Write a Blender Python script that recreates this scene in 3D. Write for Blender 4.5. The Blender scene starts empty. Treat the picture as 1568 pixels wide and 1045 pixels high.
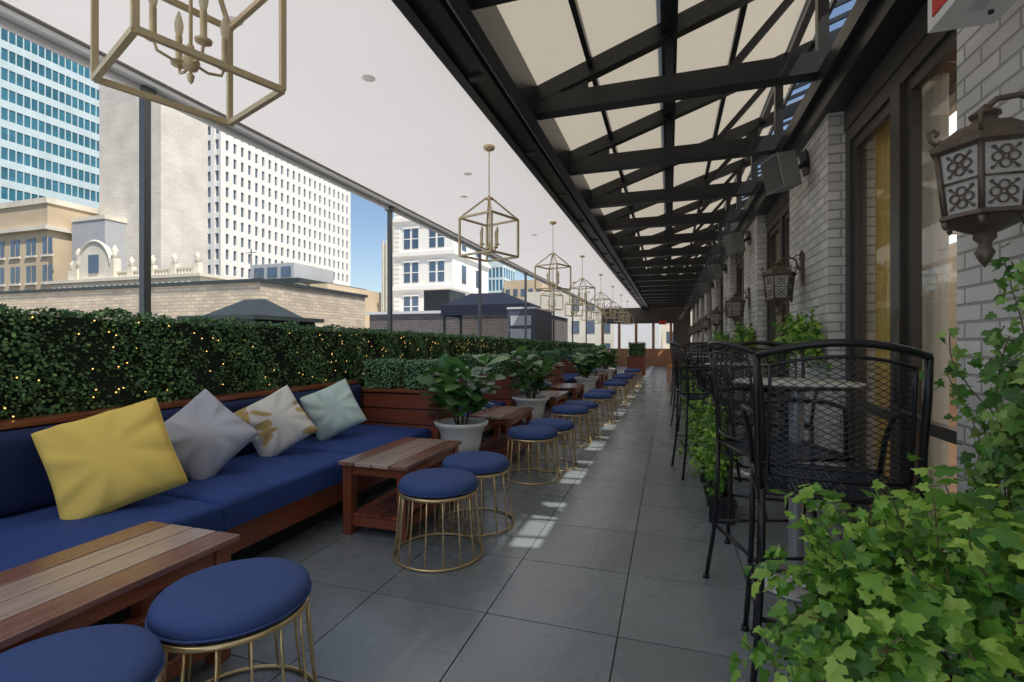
import bpy, math, random
import numpy as np
from mathutils import Vector, Matrix
random.seed(7); rng=np.random.default_rng(7)
scene=bpy.context.scene
scene.view_settings.view_transform='Standard'
try: scene.view_settings.look='None'
except Exception: pass
scene.view_settings.exposure=0

# ------------------------------------------------------------ materials
def mat(name,col,rough=.6,metal=0,var=.12,vscale=4,stretch=(1,1,1),bump=0,bscale=40,island=0,coat=0,trans=0,tcol=None,rvar=0,detail=6,spec=.5):
    m=bpy.data.materials.new(name); m.use_nodes=True; nt=m.node_tree; N=nt.nodes; L=nt.links; N.clear()
    out=N.new('ShaderNodeOutputMaterial'); b=N.new('ShaderNodeBsdfPrincipled')
    b.inputs['Metallic'].default_value=metal; b.inputs['Roughness'].default_value=rough
    b.inputs['Coat Weight'].default_value=coat; b.inputs['Coat Roughness'].default_value=.15
    b.inputs['Specular IOR Level'].default_value=spec
    tc=N.new('ShaderNodeTexCoord'); mp=N.new('ShaderNodeMapping'); mp.inputs['Scale'].default_value=stretch
    L.new(tc.outputs['Object'],mp.inputs['Vector'])
    nz=N.new('ShaderNodeTexNoise'); nz.inputs['Scale'].default_value=vscale; nz.inputs['Detail'].default_value=detail; nz.inputs['Roughness'].default_value=.62
    L.new(mp.outputs[0],nz.inputs['Vector'])
    ma=N.new('ShaderNodeMath'); ma.operation='MULTIPLY_ADD'; ma.inputs[1].default_value=4*var; ma.inputs[2].default_value=1-2*var
    L.new(nz.outputs['Fac'],ma.inputs[0]); val=ma.outputs[0]
    if island:
        g=N.new('ShaderNodeNewGeometry'); mi=N.new('ShaderNodeMath'); mi.operation='MULTIPLY_ADD'; mi.inputs[1].default_value=2*island; mi.inputs[2].default_value=1-island
        L.new(g.outputs['Random Per Island'],mi.inputs[0]); mm=N.new('ShaderNodeMath'); mm.operation='MULTIPLY'
        L.new(val,mm.inputs[0]); L.new(mi.outputs[0],mm.inputs[1]); val=mm.outputs[0]
    h=N.new('ShaderNodeHueSaturation'); h.inputs['Color'].default_value=(*col,1); L.new(val,h.inputs['Value'])
    L.new(h.outputs[0],b.inputs['Base Color'])
    if rvar:
        mr=N.new('ShaderNodeMath'); mr.operation='MULTIPLY_ADD'; mr.inputs[1].default_value=2*rvar; mr.inputs[2].default_value=rough-rvar
        L.new(nz.outputs['Fac'],mr.inputs[0]); L.new(mr.outputs[0],b.inputs['Roughness'])
    if bump:
        n2=N.new('ShaderNodeTexNoise'); n2.inputs['Scale'].default_value=bscale; n2.inputs['Detail'].default_value=5
        L.new(mp.outputs[0],n2.inputs['Vector']); bp=N.new('ShaderNodeBump'); bp.inputs['Strength'].default_value=bump; bp.inputs['Distance'].default_value=.02
        L.new(n2.outputs['Fac'],bp.inputs['Height']); L.new(bp.outputs[0],b.inputs['Normal'])
    if trans:
        t=N.new('ShaderNodeBsdfTranslucent')
        if tcol: t.inputs['Color'].default_value=(*tcol,1)
        else: L.new(h.outputs[0],t.inputs['Color'])
        mx=N.new('ShaderNodeMixShader'); mx.inputs[0].default_value=trans
        L.new(b.outputs[0],mx.inputs[1]); L.new(t.outputs[0],mx.inputs[2]); L.new(mx.outputs[0],out.inputs[0])
    else: L.new(b.outputs[0],out.inputs[0])
    return m

def leafmat(name,dark,mid,light,rough=.45,trans=.3):
    m=mat(name,mid,rough=rough,var=.15,vscale=30,trans=trans)
    nt=m.node_tree;N=nt.nodes;L=nt.links
    g=N.new('ShaderNodeNewGeometry'); r=N.new('ShaderNodeValToRGB')
    e=r.color_ramp.elements; e[0].color=(*dark,1); e[0].position=0; e[1].color=(*light,1); e[1].position=1
    x=e.new(.55); x.color=(*mid,1)
    L.new(g.outputs['Random Per Island'],r.inputs[0])
    h=[n for n in N if n.type=='HUE_SAT'][0]; L.new(r.outputs[0],h.inputs['Color'])
    return m

def brickmat(name,c1,c2,mortar,bw=.2,bh=.065,ms=.008,bump=.6,var=.15,rough=.8):
    m=bpy.data.materials.new(name); m.use_nodes=True; nt=m.node_tree; N=nt.nodes; L=nt.links
    b=N['Principled BSDF']; b.inputs['Roughness'].default_value=rough
    g=N.new('ShaderNodeNewGeometry'); tc=N.new('ShaderNodeTexCoord')
    sn=N.new('ShaderNodeSeparateXYZ'); L.new(g.outputs['True Normal'],sn.inputs[0])
    ab=N.new('ShaderNodeMath'); ab.operation='ABSOLUTE'; L.new(sn.outputs[0],ab.inputs[0])
    gt=N.new('ShaderNodeMath'); gt.operation='GREATER_THAN'; gt.inputs[1].default_value=.5; L.new(ab.outputs[0],gt.inputs[0])
    sp=N.new('ShaderNodeSeparateXYZ'); L.new(tc.outputs['Object'],sp.inputs[0])
    mx=N.new('ShaderNodeMix'); mx.data_type='FLOAT'; L.new(gt.outputs[0],mx.inputs[0]); L.new(sp.outputs[0],mx.inputs[2]); L.new(sp.outputs[1],mx.inputs[3])
    cb=N.new('ShaderNodeCombineXYZ'); L.new(mx.outputs[0],cb.inputs[0]); L.new(sp.outputs[2],cb.inputs[1])
    br=N.new('ShaderNodeTexBrick'); L.new(cb.outputs[0],br.inputs['Vector'])
    br.inputs['Scale'].default_value=1; br.inputs['Brick Width'].default_value=bw; br.inputs['Row Height'].default_value=bh
    br.inputs['Mortar Size'].default_value=ms; br.inputs['Mortar Smooth'].default_value=.3
    br.inputs['Color1'].default_value=(*c1,1); br.inputs['Color2'].default_value=(*c2,1); br.inputs['Mortar'].default_value=(*mortar,1)
    nz=N.new('ShaderNodeTexNoise'); nz.inputs['Scale'].default_value=1.2/ (bw*3); nz.inputs['Detail'].default_value=8; L.new(tc.outputs['Object'],nz.inputs[0])
    ma=N.new('ShaderNodeMath'); ma.operation='MULTIPLY_ADD'; ma.inputs[1].default_value=4*var; ma.inputs[2].default_value=1-2*var; L.new(nz.outputs['Fac'],ma.inputs[0])
    h=N.new('ShaderNodeHueSaturation'); L.new(br.outputs['Color'],h.inputs['Color']); L.new(ma.outputs[0],h.inputs['Value']); L.new(h.outputs[0],b.inputs['Base Color'])
    n2=N.new('ShaderNodeTexNoise'); n2.inputs['Scale'].default_value=6/bw; n2.inputs['Detail'].default_value=4; L.new(tc.outputs['Object'],n2.inputs[0])
    sb=N.new('ShaderNodeMath'); sb.operation='MULTIPLY_ADD'; sb.inputs[1].default_value=.35; L.new(n2.outputs['Fac'],sb.inputs[0])
    iv=N.new('ShaderNodeMath'); iv.operation='SUBTRACT'; iv.inputs[0].default_value=1; L.new(br.outputs['Fac'],iv.inputs[1]); L.new(iv.outputs[0],sb.inputs[2])
    bp=N.new('ShaderNodeBump'); bp.inputs['Strength'].default_value=bump; bp.inputs['Distance'].default_value=.01 if bw<.5 else .05
    L.new(sb.outputs[0],bp.inputs['Height']); L.new(bp.outputs[0],b.inputs['Normal'])
    return m

def glassmat(name,tint=(.8,.85,.85),refl=.05,wt=.6):
    m=bpy.data.materials.new(name); m.use_nodes=True; nt=m.node_tree; N=nt.nodes; L=nt.links; N.clear()
    out=N.new('ShaderNodeOutputMaterial'); t=N.new('ShaderNodeBsdfTransparent'); t.inputs[0].default_value=(*tint,1)
    if wt==0: L.new(t.outputs[0],out.inputs[0]); return m
    gl=N.new('ShaderNodeBsdfGlossy'); gl.inputs['Roughness'].default_value=.02
    f=N.new('ShaderNodeLayerWeight'); f.inputs[0].default_value=.2
    pw=N.new('ShaderNodeMath'); pw.operation='POWER'; pw.inputs[1].default_value=2.2; L.new(f.outputs['Facing'],pw.inputs[0])
    a=N.new('ShaderNodeMath'); a.operation='MULTIPLY_ADD'; a.inputs[1].default_value=wt; a.inputs[2].default_value=refl; L.new(pw.outputs[0],a.inputs[0])
    mx=N.new('ShaderNodeMixShader'); L.new(a.outputs[0],mx.inputs[0]); L.new(t.outputs[0],mx.inputs[1]); L.new(gl.outputs[0],mx.inputs[2]); L.new(mx.outputs[0],out.inputs[0])
    return m
def emis(name,col,s):
    m=bpy.data.materials.new(name); m.use_nodes=True; nt=m.node_tree; b=nt.nodes['Principled BSDF']
    b.inputs['Base Color'].default_value=(*col,1); b.inputs['Emission Color'].default_value=(*col,1); b.inputs['Emission Strength'].default_value=s
    return m

M={}
M['tile']=mat('slate_tile',(.205,.235,.255),rough=.27,var=.12,vscale=2.6,island=.10,rvar=.10,bump=.10,bscale=18,detail=12,spec=.9)
M['grout']=mat('grout',(.02,.02,.02),rough=.9)
M['wood']=mat('mahogany',(.30,.085,.038),rough=.3,var=.22,vscale=7,stretch=(6,.7,6),island=.3,coat=.6,bump=.1,bscale=30)
M['woodx']=mat('mahogany_x',(.27,.075,.036),rough=.35,var=.22,vscale=7,stretch=(.7,6,6),island=.25,coat=.4,bump=.1,bscale=30)
M['woodtop']=mat('worn_mahogany',(.34,.16,.11),rough=.26,var=.26,vscale=5,stretch=(9,.5,9),island=.2,coat=.8,rvar=.1,bump=.12,bscale=25)
M['woodtop2']=mat('worn_sheen_mahogany',(.50,.37,.31),rough=.24,var=.26,vscale=5,stretch=(9,.5,9),island=.2,coat=.8,rvar=.1,bump=.12,bscale=25)  # worn planks with their gray sheen put into the base colour
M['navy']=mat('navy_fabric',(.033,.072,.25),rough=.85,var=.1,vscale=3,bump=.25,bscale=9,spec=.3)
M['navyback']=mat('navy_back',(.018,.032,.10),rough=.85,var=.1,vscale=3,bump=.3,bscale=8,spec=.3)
M['stoolfab']=mat('stool_fabric',(.058,.10,.27),rough=.8,var=.14,vscale=200,bump=.2,bscale=400,spec=.3)
M['brass']=mat('brass',(.82,.62,.33),rough=.30,metal=.8,var=.1,vscale=20)
M['gold']=mat('antique_gold',(.78,.63,.38),rough=.42,metal=.2,var=.1,vscale=20)
M['black']=mat('black_steel',(.018,.020,.023),rough=.34,var=.2,vscale=15)
M['iron']=mat('wrought_iron',(.016,.016,.018),rough=.32,metal=.1,var=.2,vscale=40)
M['bronze']=mat('bronze_frame',(.085,.077,.07),rough=.4,metal=.3,var=.15,vscale=12)
M['lampbronze']=mat('lantern_bronze',(.15,.11,.085),rough=.42,metal=.4,var=.3,vscale=30)
M['white']=mat('white_paint',(.85,.84,.81),rough=.5,var=.04)
M['trimgray']=mat('gray_trim',(.62,.62,.62),rough=.5,var=.06)
M['steel']=mat('galv_steel',(.5,.5,.52),rough=.35,metal=.6,var=.1)
M['pole']=mat('dark_pole',(.15,.155,.16),rough=.4,metal=.2)
M['awning']=mat('awning_fabric',(.82,.79,.76),rough=.75,var=.04,vscale=.8,trans=.42,tcol=(.83,.79,.75),bump=.18,bscale=2.2)
M['panel']=mat('frosted_panel',(.68,.61,.49),rough=.4,var=.2,vscale=1.9,trans=.45,tcol=(.76,.66,.50),island=.07)
M['brickw']=brickmat('gray_painted_brick',(.80,.78,.75),(.60,.585,.565),(.40,.39,.37),bw=.215,bh=.068,ms=.006,bump=1.0,var=.2)
M['brickt']=brickmat('tan_brick',(.62,.51,.36),(.46,.37,.27),(.34,.30,.26),bw=.25,bh=.085,ms=.01,bump=.3,var=.16)
M['brickd']=brickmat('dark_brick',(.11,.09,.085),(.07,.06,.055),(.22,.21,.20),bw=.25,bh=.085,ms=.012,bump=.3)
M['brickT']=brickmat('pale_tower_brick',(.72,.66,.57),(.66,.60,.52),(.58,.54,.47),bw=1.2,bh=.4,ms=.03,bump=.2,var=.14)
M['stone']=mat('limestone',(.72,.66,.54),rough=.8,var=.16,vscale=.5,bump=.2,bscale=3)
M['tan']=mat('tan_stucco',(.58,.46,.31),rough=.85,var=.15,vscale=.25)
M['graywall']=mat('gray_wall',(.42,.43,.44),rough=.8,var=.1,vscale=.4)
M['concw']=mat('white_concrete',(.88,.84,.77),rough=.7,var=.05,vscale=.3)
M['winglass']=mat('window_glass',(.07,.11,.17),rough=.12,var=.45,vscale=.35,spec=1)
M['bluglass']=mat('blue_glass',(.05,.19,.32),rough=.1,var=.4,vscale=.15,spec=1)
M['tealglass']=mat('teal_glass',(.04,.16,.21),rough=.08,var=.55,vscale=.22,spec=1)
M['spandrel']=mat('pale_spandrel',(.60,.70,.70),rough=.3,var=.12,vscale=.3)
M['roofgray']=mat('roof_membrane',(.58,.57,.55),rough=.9,var=.15,vscale=.6)
M['asphalt']=mat('asphalt',(.06,.06,.06),rough=.9)
M['darkmetal']=mat('dark_green_metal',(.035,.045,.045),rough=.5,var=.15)
M['navycanvas']=mat('navy_canvas',(.010,.014,.032),rough=.8)
M['bluegray']=mat('bluegray_panel',(.07,.085,.115),rough=.6)
M['boxwood']=leafmat('boxwood_leaf',(.030,.085,.034),(.10,.23,.08),(.27,.48,.15),trans=0)
M['boxlight']=leafmat('boxwood_light',(.07,.17,.08),(.18,.37,.17),(.35,.60,.32),trans=0)
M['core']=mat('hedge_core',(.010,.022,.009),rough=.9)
M['ivy']=leafmat('ivy_leaf',(.05,.17,.03),(.19,.42,.045),(.55,.78,.15),trans=.35,rough=.36)
M['ivyd']=leafmat('ivy_leaf_shade',(.06,.17,.035),(.17,.38,.06),(.44,.64,.18),trans=.35,rough=.4)
M['fiddle']=leafmat('fiddle_leaf',(.05,.16,.04),(.13,.31,.08),(.34,.56,.20),trans=.25,rough=.28)
M['stem']=mat('stem',(.14,.10,.05),rough=.8)
M['soil']=mat('soil',(.03,.02,.015),rough=1,bump=.5)
M['glass']=glassmat('door_glass',tint=(.90,.93,.92),refl=.09,wt=.6)
M['clear']=glassmat('sun_gap_glass',tint=(.96,.98,.97),wt=0)  # for roof gaps added to let sun patches onto the floor
M['bulbglass']=mat('bulb_glass',(.95,.88,.72),rough=.15,trans=.5)
M['lampglass']=mat('frosted_lamp_glass',(.98,.96,.92),rough=.35,trans=.5,var=.04,vscale=15)
M['fairy']=emis('fairy_light',(1,.60,.16),2.2)
M['curtain']=mat('gold_curtain',(.74,.60,.24),rough=.7,var=.08,trans=.4)
M['sheer']=mat('pale_curtain',(.84,.83,.78),rough=.7,var=.06,trans=.5)
M['interior']=mat('interior_wall',(.45,.36,.26),rough=.8)
M['fillpanel']=mat('added_fill_panel',(.8,.79,.76),rough=.5,trans=.85,tcol=(.92,.89,.83))  # high-transmission sheet added as fill light for terrace and interior
M['bouncedeck']=mat('added_bounce_deck',(.62,.60,.57),rough=.8)  # for the added deck that bounces sunlight onto the terrace
M['red']=mat('red_paint',(.65,.04,.03),rough=.5)
M['orange']=mat('orange_seat',(.80,.28,.05),rough=.5)
M['tabletop']=mat('stone_top',(.60,.59,.56),rough=.3,var=.1,vscale=20)
M['speaker']=mat('speaker_gray',(.26,.26,.26),rough=.6)
M['deck']=mat('far_wood',(.40,.20,.10),rough=.5)
M['planter']=mat('planter_gray',(.42,.43,.45),rough=.6)
M['pyellow']=mat('pillow_yellow',(.95,.70,.18),rough=.9,var=.04,vscale=8,bump=.15,bscale=300,spec=.1)
M['pgray']=mat('pillow_gray',(.58,.60,.67),rough=.9,var=.2,vscale=160,bump=.3,bscale=300,spec=.1)
M['pteal']=mat('pillow_mint',(.70,.88,.82),rough=.9,var=.04,vscale=60,bump=.2,bscale=300,spec=.1)
M['ppat']=mat('pillow_pattern',(.85,.82,.76),rough=.9,var=.03,bump=.2,bscale=300,spec=.1)
def pat():
    m=M['ppat']; nt=m.node_tree; N=nt.nodes; L=nt.links
    tc=N.new('ShaderNodeTexCoord'); mp=N.new('ShaderNodeMapping'); mp.inputs['Scale'].default_value=(6.2,13,.01); mp.inputs['Rotation'].default_value=(0,0,.9)
    nz=N.new('ShaderNodeTexNoise'); nz.inputs['Scale'].default_value=5; nz.inputs['Detail'].default_value=1
    L.new(tc.outputs['Object'],nz.inputs[0]); va=N.new('ShaderNodeVectorMath'); va.operation='MULTIPLY_ADD'; va.inputs[1].default_value=(.25,.25,0)
    L.new(nz.outputs['Color'],va.inputs[0]); L.new(tc.outputs['Object'],va.inputs[2]); L.new(va.outputs[0],mp.inputs[0])
    vo=N.new('ShaderNodeTexVoronoi'); vo.inputs['Scale'].default_value=1; L.new(mp.outputs[0],vo.inputs['Vector'])
    r=N.new('ShaderNodeValToRGB'); r.color_ramp.elements[0].position=.47; r.color_ramp.elements[0].color=(.62,.46,.20,1); r.color_ramp.elements[1].position=.50; r.color_ramp.elements[1].color=(.86,.84,.78,1)
    L.new(vo.outputs['Distance'],r.inputs[0]); h=[n for n in N if n.type=='HUE_SAT'][0]; L.new(r.outputs[0],h.inputs['Color'])
pat()

# ------------------------------------------------------------ mesh builder
class MB:
    def __init__(s): s.v=[];s.f=[];s.m=[];s.s=[];s.mats=[]
    def mi(s,k):
        if k not in s.mats: s.mats.append(k)
        return s.mats.index(k)
    def add(s,vs,fs,k,smooth=False):
        o=len(s.v); s.v.extend([tuple(map(float,p)) for p in vs]); i=s.mi(k)
        for f in fs: s.f.append(tuple(o+int(a) for a in f)); s.m.append(i); s.s.append(smooth)
    def box(s,x0,x1,y0,y1,z0,z1,k):
        v=[(x0,y0,z0),(x1,y0,z0),(x1,y1,z0),(x0,y1,z0),(x0,y0,z1),(x1,y0,z1),(x1,y1,z1),(x0,y1,z1)]
        s.add(v,[(0,3,2,1),(4,5,6,7),(0,1,5,4),(1,2,6,5),(2,3,7,6),(3,0,4,7)],k)
    def beam(s,p0,p1,w,h,k):
        p0=Vector(p0);p1=Vector(p1);t=(p1-p0).normalized(); up=Vector((0,0,1)) if abs(t.z)<.95 else Vector((0,1,0))
        r=t.cross(up).normalized(); u=r.cross(t)
        v=[p+r*a*w/2+u*b*h/2 for p in(p0,p1) for a,b in((-1,-1),(1,-1),(1,1),(-1,1))]
        s.add(v,[(0,1,2,3),(7,6,5,4),(0,4,5,1),(1,5,6,2),(2,6,7,3),(3,7,4,0)],k)
    def tube(s,pts,r,k,n=8,closed=False,smooth=True,cap=True):
        P=[Vector(p) for p in pts]; m=len(P); rr=r if hasattr(r,'__len__') else [r]*m
        ref=Vector((0,0,1)); vs=[];u=None
        for i,p in enumerate(P):
            a=P[(i-1)%m] if (i>0 or closed) else P[i]; b=P[(i+1)%m] if (i<m-1 or closed) else P[i]
            t=(b-a).normalized()
            if u is None:
                u=t.cross(ref)
                if u.length<.05: u=t.cross(Vector((0,1,0)))
                u.normalize()
            else:
                u=(u-t*u.dot(t)); 
                if u.length<1e-4: u=t.orthogonal()
                u.normalize()
            w=t.cross(u)
            for j in range(n):
                an=2*math.pi*j/n+math.pi/4; vs.append(p+(u*math.cos(an)+w*math.sin(an))*rr[i])
        fs=[]
        for i in range(m if closed else m-1):
            i2=(i+1)%m
            for j in range(n): fs.append((i*n+j,i*n+(j+1)%n,i2*n+(j+1)%n,i2*n+j))
        if cap and not closed: fs.append(tuple(range(n-1,-1,-1))); fs.append(tuple((m-1)*n+j for j in range(n)))
        s.add(vs,fs,k,smooth)
    def lathe(s,prof,k,c=(0,0,0),n=32,smooth=True,rot=0):
        vs=[];fs=[];m=len(prof)
        for r,z in prof:
            for j in range(n):
                a=2*math.pi*j/n+rot; vs.append((c[0]+r*math.cos(a),c[1]+r*math.sin(a),c[2]+z))
        for i in range(m-1):
            for j in range(n): fs.append((i*n+j,i*n+(j+1)%n,(i+1)*n+(j+1)%n,(i+1)*n+j))
        s.add(vs,fs,k,smooth)
    def slab(s,x0,x1,y0,y1,z0,z1,k,axis='z',r=.03,seed=0,amp=.006,nx=16,ny=36,crown=.015):
        r2=np.random.default_rng(seed); ph=r2.uniform(0,6,10)
        A0,A1=(x0,x1) if axis=='z' else (z0,z1); H0,H1=(z0,z1) if axis=='z' else (x0,x1)
        def P(a,y,h): return (a,y,h) if axis=='z' else (h,y,a)
        def tt(n,L):
            e=min(.45,r/L); base=[0,e*.08,e*.3,e*.65,e]; mid=[e+(1-2*e)*i/(n) for i in range(1,n)]; return base+mid+[1-q for q in base[::-1]]
        ta=tt(nx,A1-A0); ty=tt(ny,y1-y0); vs=[];fs=[]
        def fall(d): 
            d=min(d,r); return r-math.sqrt(max(0,r*r-(r-d)**2))
        for i,a in enumerate(ta):
            for j,y in enumerate(ty):
                aa=A0+(A1-A0)*a; yy=y0+(y1-y0)*y; da=min(a,1-a)*(A1-A0); dy=min(y,1-y)*(y1-y0)
                h=H1-max(fall(da),fall(dy))+crown*math.sin(math.pi*a)**.6*math.sin(math.pi*y)**.4-crown*.6
                f=min(1,min(da,dy)/.05)
                h+=amp*f*(math.sin(7*yy+3*aa+ph[0])*math.sin(5*aa-3*yy+ph[1])+.5*math.sin(17*yy+9*aa+ph[2])*math.sin(13*aa-8*yy+ph[3]))
                vs.append(P(aa,yy,h))
        na,ny_=len(ta),len(ty)
        for i in range(na-1):
            for j in range(ny_-1): q=i*ny_+j; fs.append((q,q+ny_,q+ny_+1,q+1) if axis=='z' else (q,q+1,q+ny_+1,q+ny_))
        ring=[i*ny_ for i in range(na)]+[(na-1)*ny_+j for j in range(1,ny_)]+[i*ny_+ny_-1 for i in range(na-2,-1,-1)]+[j for j in range(ny_-2,0,-1)]
        o=len(vs)
        for q in ring:
            p=vs[q]; vs.append((p[0],p[1],z0) if axis=='z' else (x0,p[1],p[2]))
        m=len(ring)
        for i in range(m): fs.append((ring[i],o+i,o+(i+1)%m,ring[(i+1)%m]))
        s.add(vs,fs,k,True)
    def leaves(s,tv,tf,P,Nn,T,S,k):
        P=np.asarray(P,float);Nn=np.asarray(Nn,float);T=np.asarray(T,float);S=np.asarray(S,float)
        Nn/=np.linalg.norm(Nn,axis=1,keepdims=True)+1e-9
        T=T-Nn*(T*Nn).sum(1,keepdims=True); T/=np.linalg.norm(T,axis=1,keepdims=True)+1e-9
        B=np.cross(T,Nn); tv=np.asarray(tv,float)
        V=P[:,None,:]+S[:,None,None]*(tv[None,:,0:1]*B[:,None,:]+tv[None,:,1:2]*T[:,None,:]+tv[None,:,2:3]*Nn[:,None,:])
        o=len(s.v); kk=len(tv); s.v.extend(map(tuple,V.reshape(-1,3).tolist())); i=s.mi(k)
        for q in range(len(P)):
            b=o+q*kk
            for f in tf: s.f.append(tuple(b+a for a in f)); s.m.append(i); s.s.append(False)
    def mesh(s,name):
        me=bpy.data.meshes.new(name); me.from_pydata(s.v,[],s.f)
        for k in s.mats: me.materials.append(M[k])
        me.polygons.foreach_set('material_index',s.m); me.polygons.foreach_set('use_smooth',s.s); me.update(); return me
    def obj(s,name,loc=(0,0,0),rz=0,bevel=0):
        return place(name,s.mesh(name),loc,rz,bevel)
def place(name,me,loc=(0,0,0),rz=0,bevel=0,scale=None):
    o=bpy.data.objects.new(name,me); scene.collection.objects.link(o); o.location=loc; o.rotation_euler=(0,0,rz)
    if scale: o.scale=(scale,)*3
    if bevel:
        b=o.modifiers.new('bevel','BEVEL'); b.width=bevel; b.segments=2; b.limit_method='ANGLE'
    return o
YE=28.2
# ------------------------------------------------------------ floor / ground
b=MB(); b.box(-4.0,1.1,-3,YE,-.35,-.006,'grout')
y=2.17-.61*8
while y<YE-.6:
    x=-.215-.61*6
    while x<1.05:
        b.box(x+.0028,x+.6072,y+.0028,y+.6072,-.02,rng.normal()*.0005,'tile'); x+=.61
    y+=.61
b.box(-9,9,-18,-3.01,-.35,-.02,'bouncedeck')  # unseen deck behind the camera, added to bounce sunlight forward
b.obj('terrace_floor')
b=MB(); b.box(-900,900,-600,1500,-41,-40,'asphalt'); b.obj('ground')
b=MB(); b.box(-30,-4.05,-12,60,-.9,-.5,'roofgray'); b.obj('neighbor_roof')

# ------------------------------------------------------------ awning ceiling
b=MB(); YA=.6
ys=np.linspace(YA,YE,241); vs=[];fs=[]
for i,yy in enumerate(ys):
    for j,xx in enumerate(np.linspace(-3.62,-1.43,9)):
        sag=-.022*abs(math.sin((yy+.8)*math.pi/1.7))**.6*math.sin(math.pi*j/8)+.003*math.sin(j*2.1+yy*3.3)*math.sin(math.pi*j/8)
        vs.append((xx,yy,3.235+sag))
for i in range(240):
    for j in range(8): a=i*9+j; fs.append((a,a+1,a+10,a+9))
b.add(vs,fs,'awning',True)
b.add([(-3.62,-3,3.235),(-1.43,-3,3.235),(-1.43,YA,3.235),(-3.62,YA,3.235)],[(0,1,2,3)],'fillpanel')  # unseen overhead sheet, added to throw fill light on the terrace
b.box(-3.70,-3.62,-3,YE,3.17,3.27,'white'); b.box(-3.735,-3.70,-3,YE,3.13,3.19,'white'); b.box(-3.63,-3.61,-3,YE,3.205,3.222,'pole')
for (sx,sy) in [(-2.1,3.1),(-2.5,2.3),(-2.2,5.2),(-2.6,6.0),(-2.3,8.5)]:
    b.lathe([(0,-.014),(.03,-.012),(.045,-.006),(.05,0)],'awning',(sx,sy,3.222),16)
b.obj('awning_ceiling')
pb=MB(); pb.box(-.026,.026,-.026,.026,-.35,3.16,'pole'); pb.box(-.05,.05,-.05,.05,3.12,3.17,'pole'); pm=pb.mesh('awning_post')
for yy in (-.8,2.64,6.0,9.42,12.8,16.2,19.6,23.0): place('awning_post',pm,(-3.72,yy,0))
b=MB()
b.box(-1.43,-1.36,-3,YE,3.13,3.32,'black'); b.box(-1.36,-1.22,-3,YE,3.16,3.42,'black'); b.box(-1.22,-1.18,-3,YE,3.12,3.34,'black')
b.box(-1.18,-1.12,-3,YE,3.17,3.34,'pole'); b.box(-1.12,-1.04,-3,YE,3.11,3.42,'black'); b.box(-1.165,-1.155,-3,YE,3.155,3.17,'trimgray')
for yy in np.arange(.3,YE,1.45): b.box(-1.352,-1.23,yy,yy+.05,3.14,3.16,'bronze')
b.obj('gutter_beam')
# lean-to roof
b=MB(); sl=.335; XU=1.85
def rz_(x): return 3.30+sl*(x+1.07)
purl=[-1.12,-.6,0,.55,1.12]
ty=-.38-1.45
while ty<YE:
    b.box(-1.04,1.06,ty-.04,ty+.04,3.18,3.33,'black')
    b.box(-1.04,1.06,ty-.065,ty+.065,3.17,3.18,'black')
    b.beam((-1.04,ty,rz_(-1.04)+.03),(XU,ty,rz_(XU)+.03),.09,.13,'black')
    b.beam((0,ty,3.33),(0,ty,rz_(0)),.06,.06,'black')
    b.beam((1.03,ty,3.33),(1.03,ty,rz_(1.03)),.07,.07,'black')
    b.beam((.45,ty,3.33),(1.0,ty,rz_(1.0)-.05),.05,.05,'black')
    b.add([(-1.04,ty-.02,3.33),(-.62,ty-.02,3.33),(-.62,ty-.02,3.42),(-1.04,ty-.02,3.36)],[(0,1,2,3)],'black')
    for i in range(4):
        x0,x1=purl[i]+.005,purl[i+1]-.005
        y0,y1=ty+.02,ty+1.43
        b.add([(x0,y0,rz_(x0)+.10),(x1,y0,rz_(x1)+.10),(x1,y1,rz_(x1)+.10),(x0,y1,rz_(x0)+.10)],[(0,1,2,3)],'panel' if ty>0 else 'fillpanel')  # bays out of view carry the added fill sheet
    def strip(x0,x1,a,c,kk): b.add([(x0,ty+a,rz_(x0)+.12),(x1,ty+a,rz_(x1)+.12),(x1,ty+c,rz_(x1)+.12),(x0,ty+c,rz_(x0)+.12)],[(0,1,2,3)],kk)
    strip(1.13,1.32,0,1.45,'panel'); strip(1.322,XU,0,.45,'panel'); strip(1.322,XU,.45,1.45,'clear' if ty>.5 else 'fillpanel')  # clear bays added for floor sun patches; fill sheet out of view
    for q in (.62,.95,1.22): b.beam((1.32,ty+q,rz_(1.32)+.10),(XU,ty+q,rz_(XU)+.10),.03,.04,'black')
    ty+=1.45
for x,w,h in((-.6,.04,.06),(0,.12,.14),(.55,.045,.06),(1.12,.06,.1),(1.32,.03,.05)):
    b.beam((x,-3,rz_(x)+.055),(x,YE,rz_(x)+.055),w,h,'black')
b.obj('glazed_roof')

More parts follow.
